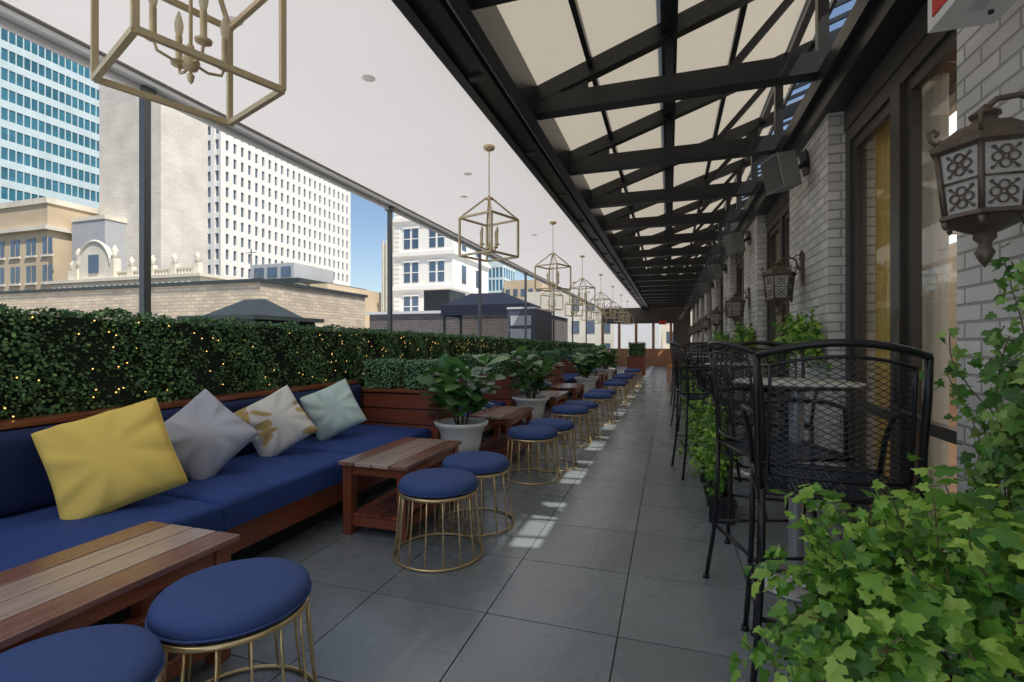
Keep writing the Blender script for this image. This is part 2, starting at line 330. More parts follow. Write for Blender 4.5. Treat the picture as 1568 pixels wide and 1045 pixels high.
# ------------------------------------------------------------ restaurant wall
b=MB(); WX=1.1
cs=[-1.2,1.82,4.7]+[4.7+3.02*k for k in range(1,8)]
b.box(WX-.05,1.5,-3,YE,2.95,3.2,'black'); b.box(WX-.1,WX-.05,-3,YE,3.08,3.2,'black'); b.box(1.13,XU,-3,YE,3.2,3.32,'brickw')
b.box(XU,XU+.06,-3,YE,2.9,rz_(XU)+.13,'brickw')
for c in cs:
    b.box(WX,1.5,c-.6,c+.6,-.02,2.95,'brickw')
for i in range(len(cs)-1):
    y0,y1=cs[i]+.6,cs[i+1]-.6; X=1.25; T=2.8
    b.box(X-.04,X+.06,y0,y0+.09,0,T,'bronze'); b.box(X-.04,X+.06,y1-.09,y1,0,T,'bronze')
    b.box(X-.04,X+.06,y0+.09,y1-.09,T-.1,T,'bronze'); b.box(1.2,1.5,y0,y1,T,2.95,'bronze'); b.box(X-.06,X+.06,y0+.09,y1-.09,0,.06,'bronze')
    ym=(y0+y1)/2; 
    b.box(X-.05,X+.05,ym-.06,ym+.06,.06,T-.1,'bronze')
    for (a,c2) in((y0+.09,ym-.06),(ym+.06,y1-.09)):
        b.box(X-.02,X+.03,a,a+.055,.06,T-.1,'bronze'); b.box(X-.02,X+.03,c2-.055,c2,.06,T-.1,'bronze')
        b.box(X-.02,X+.03,a+.055,c2-.055,T-.17,T-.1,'bronze'); b.box(X-.02,X+.03,a+.055,c2-.055,.06,.22,'bronze'); b.box(X-.02,X+.03,a+.055,c2-.055,.82,.88,'bronze')
        b.add([(X,a+.055,.22),(X,a+.055,T-.17),(X,c2-.055,T-.17),(X,c2-.055,.22)],[(0,1,2,3)],'glass')
    b.tube([(X-.08,ym-.1,.95),(X-.08,ym-.1,1.45)],.012,'bronze')
    for (a,c2,k) in((y0+.05,y0+.30,'curtain'),(ym-.02,ym+.22,'sheer'),(y1-.36,y1-.05,'curtain')):
        vs=[];fs=[];m=60
        for j in range(m+1):
            yy=a+(c2-a)*j/m; xx=1.40+.032*math.sin(j*.75)+.010*math.sin(j*.31+1)
            vs+= [(xx,yy,.02),(xx,yy,2.74)]
        for j in range(m): fs.append((2*j,2*j+2,2*j+3,2*j+1))
        b.add(vs,fs,k,True)
b.box(5.5,5.6,-3,YE,0,3.3,'interior'); b.box(1.5,5.5,-3,YE,-.1,0,'deck'); b.add([(XU+.06,-3,3.35),(5.6,-3,3.35),(5.6,YE,3.35),(XU+.06,YE,3.35)],[(0,1,2,3)],'fillpanel')  # translucent roof sheet added to brighten the room behind the doors
b.box(1.55,5.6,-3.1,-3,0,3.3,'interior')
for yy in np.arange(-2,YE,3): b.box(XU+.06,5.5,yy,yy+.12,3.1,3.34,'interior')
b.obj('restaurant_building')

# ------------------------------------------------------------ boxwood hedges
ltv=[(0,0,0),(.42,.5,.06),(0,1,0),(-.42,.5,.06)]; ltf=[(0,1,2,3)]
def leafy_box(b,x0,x1,y0,y1,z0,z1,dens,size,k='boxwood',zf=None,lamp=1):
    def em(P,n0):
        m=len(P); n0=np.array(n0,float)
        Nn=n0+rng.normal(size=(m,3))*.65+np.array([0,0,.35]); T=rng.normal(size=(m,3))+n0*.8+np.array([0,0,.5])
        lump=lamp*(.018*np.sin(P[:,1]*9+P[:,2]*5)+.014*np.sin(P[:,1]*21+P[:,0]*17)*np.sin(P[:,2]*23))
        P=P+n0*(rng.uniform(-.02,.012,m)+lump)[:,None]
        b.leaves(ltv,ltf,P,Nn,T,rng.uniform(.65,1.25,m)*size,k)
    def zt(y): return zf(y) if zf else z1
    A=(y1-y0)*(z1-z0); m=int(A*dens)
    u=rng.random((m,2)); P=np.stack([np.full(m,x1),y0+(y1-y0)*u[:,0],np.zeros(m)],1); P[:,2]=z0+(np.array([zt(t) for t in P[:,1]])-z0)*u[:,1]; em(P,(1,0,0))
    m=int((y1-y0)*(x1-x0)*dens*.7); u=rng.random((m,2)); P=np.stack([x0+(x1-x0)*u[:,0],y0+(y1-y0)*u[:,1],np.zeros(m)],1); P[:,2]=[zt(t) for t in P[:,1]]; em(P,(0,0,1))
    m=int((z1-z0)*(x1-x0)*dens); u=rng.random((m,2)); P=np.stack([x0+(x1-x0)*u[:,0],np.full(m,y0),z0+(zt(y0)-z0)*u[:,1]],1); em(P,(0,-1,0))
zh=lambda y: 1.455-.013*(y-1.5)
b=MB()
vs=[(-3.6,-2,.0),(-3.17,-2,.0),(-3.17,22,.0),(-3.6,22,.0),(-3.6,-2,zh(-2)-.03),(-3.17,-2,zh(-2)-.03),(-3.17,22,zh(22)-.03),(-3.6,22,zh(22)-.03)]
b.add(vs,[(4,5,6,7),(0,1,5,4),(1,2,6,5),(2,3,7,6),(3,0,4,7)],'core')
leafy_box(b,-3.61,-3.16,.6,7,.84,1.45,6500,.022,zf=zh)
leafy_box(b,-3.61,-3.16,7,14,.84,1.38,2400,.036,zf=zh)
leafy_box(b,-3.61,-3.16,14,22,.84,1.3,900,.05,zf=zh)
b.obj('boxwood_hedge')
b=MB()
for i in range(170):
    yy=rng.uniform(.8,9); zz=rng.uniform(.86,zh(yy)-.04); xx=-3.14
    r=.0042; 
    b.lathe([(0,-r),(r*.8,-r*.5),(r,0),(r*.8,r*.5),(0,r)],'fairy',(xx,yy,zz),6)
for k in range(6):
    zz0=.9+k*.09; b.tube([(-3.15+.006*math.sin(j*1.7),.5+j*.25,zz0+.03*math.sin(j*2.1+k)) for j in range(34)],.0012,'core',3)
b.obj('string_lights')

# ------------------------------------------------------------ benches
def bench(y0,y1,sd):
    b=MB()
    b.box(-3.12,-2.24,y0,y1,.14,.30,'wood'); b.box(-3.1,-2.36,y0+.02,y1-.02,0,.14,'black')
    b.box(-3.15,-3.10,y0,y1,.0,.86,'wood'); b.box(-3.19,-3.02,y0,y1,.863,.895,'wood')
    o=b.obj('banquette_bench',bevel=.004)
    L=y1-y0; n=max(1,round(L/1.6)); cuts=[y0+L*i/n for i in range(n+1)]
    if y0<0: cuts=[y0,.30,1.96,3.13,y1]
    for i in range(len(cuts)-1):
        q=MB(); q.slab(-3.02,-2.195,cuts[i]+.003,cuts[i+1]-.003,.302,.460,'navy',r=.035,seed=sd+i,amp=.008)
        c=place('seat_cushion_%d'%i,q.mesh('seat_cushion')); c.parent=o
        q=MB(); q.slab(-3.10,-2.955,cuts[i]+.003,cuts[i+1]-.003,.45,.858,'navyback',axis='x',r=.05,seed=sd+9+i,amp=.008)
        c=place('back_cushion_%d'%i,q.mesh('back_cushion')); c.parent=o
bench(-1.3,4.28,1); bench(4.82,6.55,20); bench(7.1,9.7,40); bench(10.3,13.0,60); bench(13.6,16.3,80)
def planter(y0,cubes):
    b=MB(); x0,x1=-3.1,-2.13; y1=y0+.5
    for i in range(5):
        z0=.02+i*.152; b.box(x0,x1,y0,y1,z0,z0+.140,'woodx')
    b.box(x0+.01,x1-.01,y0+.01,y1-.01,0,.775,'black')
    b.box(x0-.02,x1+.03,y0-.03,y1+.03,.784,.812,'woodx'); b.obj('wooden_planter',bevel=.004)
    for (c0,c1) in cubes:
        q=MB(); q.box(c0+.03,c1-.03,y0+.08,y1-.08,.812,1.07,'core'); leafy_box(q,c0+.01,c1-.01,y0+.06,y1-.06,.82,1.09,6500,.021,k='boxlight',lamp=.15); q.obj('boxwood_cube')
for yp in(4.30,6.58,9.75,13.05,16.4): planter(yp,[(-3.02,-2.67),(-2.54,-2.20)])

# ------------------------------------------------------------ tables
b=MB(); W,Lg=.52,.88
pw=W/4
for i in range(4): b.box(-W/2+i*pw+.0045,-W/2+(i+1)*pw-.0045,-Lg/2,Lg/2,.465,.49,('woodtop','woodtop2','woodtop2','woodtop')[i])
b.box(-W/2+.03,W/2-.03,-Lg/2+.03,Lg/2-.03,.455,.462,'black')
for sx in(-1,1):
    for sy in(-1,1):
        cx,cy=sx*(W/2-.055),sy*(Lg/2-.06); b.box(cx-.033,cx+.033,cy-.033,cy+.033,0,.464,'wood')
for sx in(-1,1): cx=sx*(W/2-.045); b.box(cx-.01,cx+.01,-Lg/2+.095,Lg/2-.095,.40,.454,'wood'); b.box(cx-.012,cx+.012,-Lg/2+.095,Lg/2-.095,.06,.12,'wood')
for sy in(-1,1): cy=sy*(Lg/2-.05); b.box(-W/2+.09,W/2-.09,cy-.01,cy+.01,.40,.454,'woodx'); b.box(-W/2+.09,W/2-.09,cy-.012,cy+.012,.06,.12,'woodx')
for i in range(5): x=-W/2+.075+i*.075; b.box(x,x+.068,-Lg/2+.05,Lg/2-.05,.122,.138,'wood')
tm=b.mesh('slatted_coffee_table')
for (x,y) in((-1.94,1.14),(-1.845,3.19),(-1.83,5.35),(-1.82,7.45),(-1.8,9.0),(-1.8,11.3),(-1.8,12.8),(-1.8,15.2)): place('slatted_coffee_table',tm,(x,y,0),0,.003)
# ------------------------------------------------------------ stools
b=MB()
b.lathe([(0,.400),(.222,.400),(.232,.405),(.238,.42),(.236,.440),(.224,.456),(.19,.468),(.12,.476),(0,.479)],'stoolfab',n=48)
b.tube([(.239*math.cos(a),.239*math.sin(a),.412) for a in np.linspace(0,2*math.pi,48,endpoint=False)],.0045,'stoolfab',6,True)
b.tube([(.230*math.cos(a),.230*math.sin(a),.386) for a in np.linspace(0,2*math.pi,48,endpoint=False)],.011,'brass',8,True)
b.tube([(.268*math.cos(a),.268*math.sin(a),.010) for a in np.linspace(0,2*math.pi,48,endpoint=False)],.007,'brass',8,True)
for i in range(16):
    a=2*math.pi*i/16+.1; c,s_=math.cos(a),math.sin(a)
    b.tube([(r*c,r*s_,z) for r,z in((.228,.383),(.238,.28),(.250,.14),(.268,.012))],.0052,'brass',6)
b.lathe([(0,.38),(.2,.38),(.2,.398),(0,.399)],'black',n=32)
sm=b.mesh('round_stool')
for (x,y) in((-1.47,.80),(-1.40,1.29),(-1.34,2.71),(-1.31,3.24),(-1.24,4.50),(-1.17,4.98),(-1.2,6.15),(-1.16,6.68),(-1.1,7.9),(-1.1,8.5),(-1.08,10.3),(-1.08,10.95),(-1.08,12.3),(-1.08,13.1),(-1.05,15),(-1.05,15.6)):
    place('round_stool',sm,(x,y,0),rng.uniform(0,6))

# ------------------------------------------------------------ pillows
def pillow(c,phi,k,S=.5,nrm=(.72,-.52,.38),seed=0,th=.105):
    b=MB(); n=36; r2=np.random.default_rng(seed); ph=r2.uniform(0,6,8)
    for sg in(1,-1):
        vs=[];fs=[]
        for i in range(n+1):
            for j in range(n+1):
                u=-1+2*i/n; v=-1+2*j/n
                cr=1-.045*(abs(u*v))**4
                x=u*(1-.075*(1-v*v))*S/2*cr; y=v*(1-.075*(1-u*u))*S/2*cr
                base=max(0,(1-u*u)*(1-v*v)); t=th*base**.36
                ang=math.atan2(v,u); rr=math.hypot(u,v)
                edge=base**.2*max(0,rr-.3)
                wr=.016*math.sin(9*ang+ph[1]+2*rr)*edge+.011*math.sin(17*ang+ph[2]+3*rr)*edge*edge+.012*math.sin(3.2*u+2.4*v+ph[0])*base
                vs.append((x,y,sg*(t+wr)+.02*math.sin(2*u+ph[3])*math.sin(2*v+ph[4])))
        for i in range(n):
            for j in range(n):
                a=i*(n+1)+j; f=(a,a+n+1,a+n+2,a+1); fs.append(f if sg>0 else f[::-1])
        b.add(vs,fs,k,True)
    o=b.obj('throw_pillow'); nn=Vector(nrm).normalized(); r=Vector((0,0,1)).cross(nn).normalized(); u=nn.cross(r)
    R=Matrix((r,u,nn)).transposed().to_4x4(); o.matrix_world=Matrix.Translation(c)@R@Matrix.Rotation(phi,4,'Z')
pillow((-2.66,1.73,.695),math.radians(19),'pyellow',.53,(.66,-.62,.40),1)
pillow((-2.74,2.30,.70),math.radians(42),'pgray',.46,(.74,-.55,.36),2)
pillow((-2.75,2.90,.69),math.radians(28),'ppat',.44,(.74,-.6,.3),3)
pillow((-2.76,3.55,.70),math.radians(24),'pteal',.44,(.6,-.72,.3),4)

# ------------------------------------------------------------ urn plants
def fl_template():
    tv=[];tf=[]; rows=[(0,.05),(.12,.16),(.35,.26),(.6,.36),(.82,.30),(.94,.16),(1.0,.02)]
    for t,w in rows:
        z=-.35*t*t+.12*t
        tv+=[(-w,t,z+.07*w*2),(0,t,z-.02),(w,t,z+.07*w*2)]
    for i in range(len(rows)-1):
        a=3*i; tf+=[(a,a+1,a+4,a+3),(a+1,a+2,a+5,a+4)]
    return tv,tf
FV,FF=fl_template()
def urn_plant(x,y,seed,nl=112):
    r2=np.random.default_rng(seed); b=MB()
    b.lathe([(0,0),(.15,0),(.15,.035),(.12,.05),(.075,.09),(.065,.13),(.08,.17),(.12,.20),(.165,.25),(.19,.33),(.20,.42),(.225,.47),(.255,.50),(.26,.525),(.235,.53),(.20,.49),(.18,.46),(0,.46)],'white',n=40)
    b.box(-.16,.16,-.16,.16,0,.03,'white'); b.lathe([(.19,.465),(0,.47)],'soil')
    P=[];Nn=[];T=[];S=[]
    for k in range(7):
        a=k*.9+r2.uniform(-.2,.2); tip=Vector((.24*math.cos(a),.24*math.sin(a),r2.uniform(.85,1.17))); p0=Vector((.03*math.cos(a),.03*math.sin(a),.46))
        pts=[p0.lerp(tip,t)+Vector((0,0,.05*math.sin(t*3))) for t in(0,.3,.6,1)]; b.tube(pts,[.011,.009,.007,.004],'stem',6)
        for q in range(nl//7):
            t=.30+.70*q/(nl//7-1); p=p0.lerp(tip,t); an=q*2.4+a+r2.uniform(-.3,.3); rad=Vector((math.cos(an),math.sin(an),0))
            up=.05+.8*t; d=(rad+Vector((0,0,up*r2.uniform(0,1.2)))).normalized(); P.append(p+rad*.02); T.append(d); Nn.append(Vector((0,0,1))*.9-rad*.45+Vector(r2.normal(size=3)*.25)); S.append(r2.uniform(.16,.25))
    b.leaves(FV,FF,P,Nn,T,S,'fiddle'); 
    for i in range(len(b.s)):
        if b.mats[b.m[i]]=='fiddle': b.s[i]=True
    b.obj('potted_fiddle_leaf_fig',(x,y,0))
urn_plant(-1.90,4.33,5); urn_plant(-1.83,6.55,6); urn_plant(-1.72,10.6,8); urn_plant(-1.72,14,9)

# ------------------------------------------------------------ chandeliers
def chand():
    b=MB(); h=.205; H=.37; A=.57; TOP=1.075
    cor=[(-h,-h),(h,-h),(h,h),(-h,h)]
    for i in range(4):
        x,y=cor[i]; x2,y2=cor[(i+1)%4]
        b.beam((x,y,0),(x,y,H),.018,.018,'gold')
        for z in(0,H): b.beam((x,y,z),(x2,y2,z),.017,.019,'gold')
        b.beam((x,y,H),(x*.12,y*.12,A),.015,.015,'gold')
    b.box(-.03,.03,-.03,.03,A-.01,A+.012,'gold'); b.lathe([(0,0),(.012,.01),(.006,.03),(0,.04)],'gold',(0,0,A+.01),10)
    b.tube([(0,0,.07),(0,0,A)],.006,'gold',8); b.lathe([(0,.04),(.02,.05),(.028,.075),(.016,.1),(.01,.13),(0,.13)],'gold',n=14); b.lathe([(0,.0),(.008,.01),(.012,.03),(0,.045)],'gold',n=10)
    for k in range(4):
        a=math.pi/2*k; c,s=math.cos(a),math.sin(a); R=.105
        b.tube([(0,0,.075),(R*.5*c,R*.5*s,.06),(R*.9*c,R*.9*s,.07),(R*c,R*s,.10)],.005,'gold',6)
        b.lathe([(0,.095),(.024,.10),(.026,.108),(.012,.112),(.0105,.115),(.0105,.20),(0,.20)],'gold',(R*c,R*s,0),12)
        b.lathe([(.008,.20),(.013,.222),(.0145,.24),(.010,.262),(.003,.285),(0,.288)],'bulbglass',(R*c,R*s,0),12)
    z=A+.045; i=0
    while z<TOP-.03:
        L=.016; pts=[]
        for q in range(8):
            an=2*math.pi*q/8; e=.007*math.cos(an); pts.append((e if i%2 else 0,0 if i%2 else e,z+.014+L*math.sin(an)))
        b.tube(pts,.002,'gold',4,True); z+=.024;i+=1
    b.tube([(.004,.004,A),(.004,.004,TOP)],.0015,'gold',4)
    b.lathe([(0,TOP-.03),(.03,TOP-.028),(.055,TOP-.015),(.062,TOP+.012),(0,TOP+.012)],'gold',n=24)
    return b.mesh('lantern_chandelier')
cm=chand()
for (x,y) in((-1.51,1.22),(-1.70,4.55),(-1.78,7.7),(-1.85,10.9),(-1.85,14.0),(-1.85,17.1),(-1.85,20.2),(-1.85,23.3),(-2.9,12.4),(-2.9,15.5),(-2.9,18.6),(-2.9,21.7)):
    place('lantern_chandelier',cm,(x,y,2.135),math.radians(-20))

# ------------------------------------------------------------ wall lanterns
def wlant():
    b=MB(); n=6; rt,rb=.128,.105; zt,zb=.11,-.105
    k='lampbronze'
    b.lathe([(rb*.95,zb),(rt*.95,zt)],'lampglass',n=n,smooth=False)
    def hx(r,z,i): a=2*math.pi*i/n; return Vector((r*math.cos(a),r*math.sin(a),z))
    for i in range(n):
        b.tube([hx(rb,zb,i),hx(rt,zt,i)],.009,k,6); b.lathe([(0,-.03),(.008,-.02),(.010,-.005),(.005,0)],k,tuple(hx(rb,zb-.01,i)),8)
        A,B=hx(rb,zb,i),hx(rb,zb,i+1); C,D=hx(rt,zt,i),hx(rt,zt,i+1)
        def pt(u,v): return A.lerp(B,u).lerp(C.lerp(D,u),v)
        ux=(B-A).normalized(); vy=((C+D)-(A+B)).normalized()
        for v in(.26,.74):
            cc=pt(.5,v)
            for q in range(4):
                an=math.pi/2*q; o=cc+ux*math.cos(an)*.020+vy*math.sin(an)*.020
                b.tube([o+(ux*math.cos(t)+vy*math.sin(t))*.0135 for t in np.linspace(0,2*math.pi,10,endpoint=False)],.0032,k,4,True)
                an+=math.pi/4; o2=cc+ux*math.cos(an)*.044+vy*math.sin(an)*.044
                b.tube([cc+ux*math.cos(an)*.026+vy*math.sin(an)*.026,o2],.0028,k,4)
                b.lathe([(0,-.007),(.007,0),(0,.007)],k,tuple(o2),6)
        b.tube([pt(0,.5),pt(1,.5)],.0045,k,4)
        ang=2*math.pi*i/n; c,s=math.cos(ang),math.sin(ang)
        b.tube([(r*c,r*s,z) for r,z in((.125,.135),(.145,.155),(.150,.18),(.135,.19),(.125,.178),(.132,.168))],.006,k,5)
    b.lathe([(rb+.004,zb-.012),(rb+.016,zb-.006),(rb+.014,zb+.006),(rb,zb+.010)],k,n=n,smooth=False)
    b.lathe([(rt,zt-.01),(rt+.018,zt),(rt+.022,zt+.018),(rt+.008,zt+.026),(rt-.02,zt+.045),(.07,zt+.075),(.04,zt+.085),(.03,zt+.1),(.045,zt+.112),(.02,zt+.13),(.0,zt+.15)],k,n=n,smooth=False)
    b.lathe([(rb+.004,zb-.012),(.08,zb-.03),(.05,zb-.045),(.028,zb-.055),(.03,zb-.07),(.016,zb-.085),(.018,zb-.1),(.026,zb-.115),(.016,zb-.14),(0,zb-.165)],k,n=12)
    b.tube([(0,0,.24),(.03,0,.27),(.09,0,.275),(.14,0,.25),(.15,0,.20),(.17,0,.16),(.2,0,.15)],.010,k,8)
    b.tube([(.12,0,.27),(.15,0,.30),(.18,0,.28),(.17,0,.25)],.007,k,6)
    b.box(.185,.205,-.045,.045,.02,.30,k); b.box(.175,.19,-.03,.03,.06,.27,k); b.tube([(.19,0,.29),(.185,0,.34)],[.03,.004],k,8)
    return b.mesh('wall_lantern')
wm=wlant()
for c in [1.85,4.78]+[4.7+3.02*k for k in range(1,7)]: place('wall_lantern',wm,(.91,c,1.76),scale=.94)
b=MB(); vs=[(-.1,-.13,-.13),(.08,-.09,-.13),(.08,.09,-.13),(-.1,.13,-.13),(-.1,-.13,.15),(.08,-.09,.15),(.08,.09,.15),(-.1,.13,.15)]
b.add(vs,[(0,3,2,1),(4,5,6,7),(0,1,5,4),(1,2,6,5),(2,3,7,6),(3,0,4,7)],'speaker')
b.add([(-.106,-.115,-.115),(-.106,.115,-.115),(-.106,.115,.135),(-.106,-.115,.135)],[(0,3,2,1)],'black'); b.beam((.08,0,0),(.2,0,.05),.04,.04,'black'); b.box(.19,.21,-.05,.05,-.05,.15,'black')
spm=b.mesh('wall_speaker')
for y in(4.55,7.6,10.6,13.6): 
    o=place('wall_speaker',spm,(.90,y,2.68),math.radians(25),.008); o.rotation_euler=(0,math.radians(-12),math.radians(20))
b=MB(); b.box(.82,1.0,1.62,1.98,2.31,2.52,'white'); b.box(.815,.82,1.66,1.94,2.34,2.49,'red'); b.box(.88,.92,1.72,1.88,2.305,2.31,'trimgray'); b.box(1.0,1.1,1.75,1.85,2.36,2.46,'trimgray')
b.lathe([(0,-.012),(.008,-.01),(.008,0)],'black',(.87,1.7,2.31),8); b.lathe([(0,-.012),(.008,-.01),(.008,0)],'black',(.95,1.9,2.31),8)
b.obj('exit_sign',bevel=.006)

# ------------------------------------------------------------ bar chairs
def chair():
    b=MB(); k='iron'
    def back(x,z):
        return Vector((x,-.21-.055*(1-(x/.22)**2)-.12*(z-.78),z))
    def topz(x): return 1.235+.045*(1-(x/.23)**2)
    b.tube([back(x*1.06,topz(x)+.0) for x in np.linspace(-.23,.23,13)],.013,k,8)
    b.tube([back(x,topz(x)-.045) for x in np.linspace(-.205,.205,13)],.006,k,6)
    b.tube([back(x,.82) for x in np.linspace(-.205,.205,9)],.007,k,6)
    for s in(-1,1):
        b.tube([back(s*.205,z) for z in np.linspace(.82,1.2,6)],.006,k,6)
        b.tube([(s*.225,-.22,.70),(s*.236,-.215,.80),back(s*.240,.95),back(s*.245,1.1),back(s*.243,1.235)],.012,k,8)
        b.tube([back(s*.245,1.02),(s*.265,-.12,1.03),(s*.27,.05,1.02),(s*.262,.13,.99),(s*.24,.15,.90),(s*.225,.16,.76)],.011,k,8)
        b.tube([(s*.225,-.22,.76),(s*.225,-.225,.5),(s*.24,-.24,.25),(s*.265,-.27,.0)],.0115,k,8)
        b.tube([(s*.225,.19,.76),(s*.225,.195,.5),(s*.235,.21,.25),(s*.25,.24,.0)],.0115,k,8)
        b.lathe([(0,0),(.018,0),(.016,.02),(0,.02)],k,(s*.265,-.27,0),8); b.lathe([(0,0),(.018,0),(.016,.02),(0,.02)],k,(s*.25,.24,0),8)
        b.tube([(s*.235,-.235,.32),(s*.232,.205,.32)],.008,k,6)
        b.tube([(s*.225,-.2,.70),(s*.2,-.1,.62),(s*.2,0,.60),(s*.2,.1,.62),(s*.225,.18,.70)],.007,k,6)
    b.tube([(-.233,.205,.30),(.233,.205,.30)],.009,k,6); b.tube([(-.24,-.235,.30),(.24,-.235,.30)],.009,k,6)
    b.tube([(-.225,-.215,.75),(.225,-.215,.75),(.23,.19,.76),(-.23,.19,.76)],.012,k,8,True)
    sl=.55; z0,z1=.82,1.215
    sp=.021
    o=z0-.205*sl
    while o<z1+.205*sl:
        for sg in(1,-1):
            pts=[]
            for x in np.linspace(-.205,.205,13):
                z=o+sg*sl*x
                if z0<=z<=topz(x)-.045: pts.append(back(x,z))
            if len(pts)>1: b.tube(pts,.0017,k,3,cap=False,smooth=False)
        o+=sp
    o=-.21-.23*.6
    while o<.19+.23*.6:
        for sg in(1,-1):
            xs=[x for x in np.linspace(-.22,.22,23) if -.21<=o+sg*.6*x<=.185]
            if len(xs)>1: b.tube([(xs[0],o+sg*.6*xs[0],.752),(xs[-1],o+sg*.6*xs[-1],.752)],.0018,k,3,cap=False,smooth=False)
        o+=.022
    return b.mesh('wrought_iron_bar_chair')
ch=chair()
def putc(x,y,d): place('wrought_iron_bar_chair',ch,(x,y,0),math.radians(d))
putc(.555,2.14,-4); putc(.53,2.70,-72)
for y in(5.2,7.8,10.5,13.2):
    putc(.60,y-.72,0); putc(.34,y-.05,-80); putc(.6,y+.72,180)
putc(.62,3.62,176)
b=MB(); b.lathe([(0,1.055),(.295,1.055),(.30,1.062),(.30,1.075),(0,1.078)],'tabletop',n=48); b.tube([(.305*math.cos(a),.305*math.sin(a),1.062) for a in np.linspace(0,2*math.pi,40,endpoint=False)],.010,'iron',6,True)
b.lathe([(.035,.03),(.035,1.05)],'steel',n=20); b.lathe([(0,.0),(.21,0),(.21,.015),(.05,.035),(.035,.05)],'steel',n=32); b.lathe([(.15,1.05),(.04,1.02)],'iron',n=16)
tb=b.mesh('bar_table')
for y in(2.93,5.2,7.8,10.5,13.2): place('bar_table',tb,(.64,y,0))

# ------------------------------------------------------------ ivy
iv=[(0,0,0),(.28,-.14,0),(.50,.10,0),(.30,.30,0),(.40,.55,0),(.18,.64,0),(0,1,0)]
iv=[(x,y,-.28*x) for x,y,_ in iv]
IV=iv+[(-x,y,z) for x,y,z in iv[1:-1]]
IF=[(0,1,2,3,4,5,6),(6,11,10,9,8,7,0)]
def ivy_clump(name,c,rad,nl,size,key='ivy',pot=None,sprigs=6,seed=1,low=-.5,drape=0,potmat='planter'):
    r2=np.random.default_rng(seed); b=MB(); c=np.array(c); rad=np.array(rad)
    D=r2.normal(size=(nl*2,3)); D/=np.linalg.norm(D,axis=1,keepdims=True); D=D[D[:,2]>low][:nl]; m=len(D)
    lump=1+.24*np.sin(D[:,0]*7+seed)*np.cos(D[:,1]*6+1)+.18*np.sin(D[:,2]*11+D[:,0]*9)
    R=(r2.uniform(.40,1.12,m)**.6)*lump
    P=c+D*rad*R[:,None]
    Nn=D*.8+np.array([-.15,-.35,.65])+r2.normal(size=(m,3))*.5; T=D*.5+np.array([0,0,-.8])+r2.normal(size=(m,3))*.6
    b.leaves(IV,IF,P,Nn,T,r2.uniform(.5,1.3,m)*size,key)
    PP=[];NN=[];TT=[];SS=[]
    for s in range(sprigs+drape):
        up=s<sprigs
        a=r2.uniform(0,6.28); d=np.array([math.cos(a),math.sin(a),r2.uniform(.5,1.6) if up else .1]); d/=np.linalg.norm(d)
        p=c+d*rad*.8; pts=[p.copy()]; L=r2.uniform(3,8) if up else r2.uniform(6,12)
        for q in range(int(L)):
            d=d+r2.normal(size=3)*.25+(np.array([0,0,.12]) if up else np.array([0,0,-.35])); d/=np.linalg.norm(d); p=p+d*.028; pts.append(p.copy())
            for w in range(2): PP.append(p+r2.normal(size=3)*.012); NN.append(np.array([0,-.4,.6])+r2.normal(size=3)*.5); TT.append(np.array([0,0,-.4])+r2.normal(size=3)); SS.append(size*r2.uniform(.5,.95)*(1 if q<L-2 else .6))
        b.tube([tuple(q) for q in pts],.0018,'stem',4)
    for s in range(25):
        d=r2.normal(size=3); d[2]=abs(d[2]); d/=np.linalg.norm(d); b.tube([tuple(c+np.array([0,0,-.3])*rad),tuple(c+d*rad*.6),tuple(c+d*rad*.95)],.002,'stem',4)
    if PP: b.leaves(IV,IF,PP,NN,TT,SS,key)
    if pot: 
        x0,x1,y0,y1,z1=pot; b.box(x0,x1,y0,y1,0,z1,potmat); b.box(x0-.015,x1+.015,y0-.015,y1+.015,z1,z1+.03,potmat); b.box(x0+.02,x1-.02,y0+.02,y1-.02,z1+.03,z1+.035,'soil')
    return b.obj(name)
ivy_clump('potted_ivy',(.67,1.30,.60),(.40,.34,.32),3400,.041,pot=(.42,.95,1.02,1.56,.40),sprigs=50,drape=20,seed=3,low=-.6)
for (y,h,s) in((3.95,.52,11),(5.0,.42,12),(6.4,.42,13),(8.9,.45,14),(11.8,.5,15)):
    ivy_clump('planter_ivy',(.33,y,h-.05),(.11,.22,.34),520,.043,key='ivy',pot=(.27,.44,y-.2,y+.2,.12),sprigs=10,drape=6,seed=s,low=-.9,potmat='black')
for (y,s) in((4.35,21),(7.3,22),(10.3,23)):
    ivy_clump('wall_ivy',(.97,y,1.28),(.13,.26,.18),420,.05,key='ivy',sprigs=12,drape=12,seed=s)
def climbing():
    r2=np.random.default_rng(44); b=MB(); PP=[];NN=[];TT=[];SS=[]
    for s in range(25):
        y=r2.uniform(1.60,2.10); z=r2.uniform(.35,.9); p=np.array([1.05-r2.uniform(0,.12),y,z]); d=np.array([0,0,1.]); pts=[p.copy()]
        top=1.50-1.0*abs(y-1.74)+r2.uniform(-.35,.1)
        while p[2]<top:
            d=d+r2.normal(size=3)*np.array([.12,.3,.1])+np.array([0,0,.2]); d/=np.linalg.norm(d); p=p+d*.035; p[0]=min(1.08,max(.92,p[0])); pts.append(p.copy())
            for w in range(2): PP.append(p+r2.normal(size=3)*.022); NN.append(np.array([-.7,-.5,.3])+r2.normal(size=3)*.5); TT.append(np.array([0,0,-1])+r2.normal(size=3)*.6); SS.append(.044*r2.uniform(.5,1.2))
        if len(pts)>1: b.tube([tuple(q) for q in pts],.002,'stem',4)
    b.leaves(IV,IF,PP,NN,TT,SS,'ivyd'); b.box(.86,1.08,1.6,2.2,0,.3,'planter'); b.obj('climbing_ivy')
climbing()

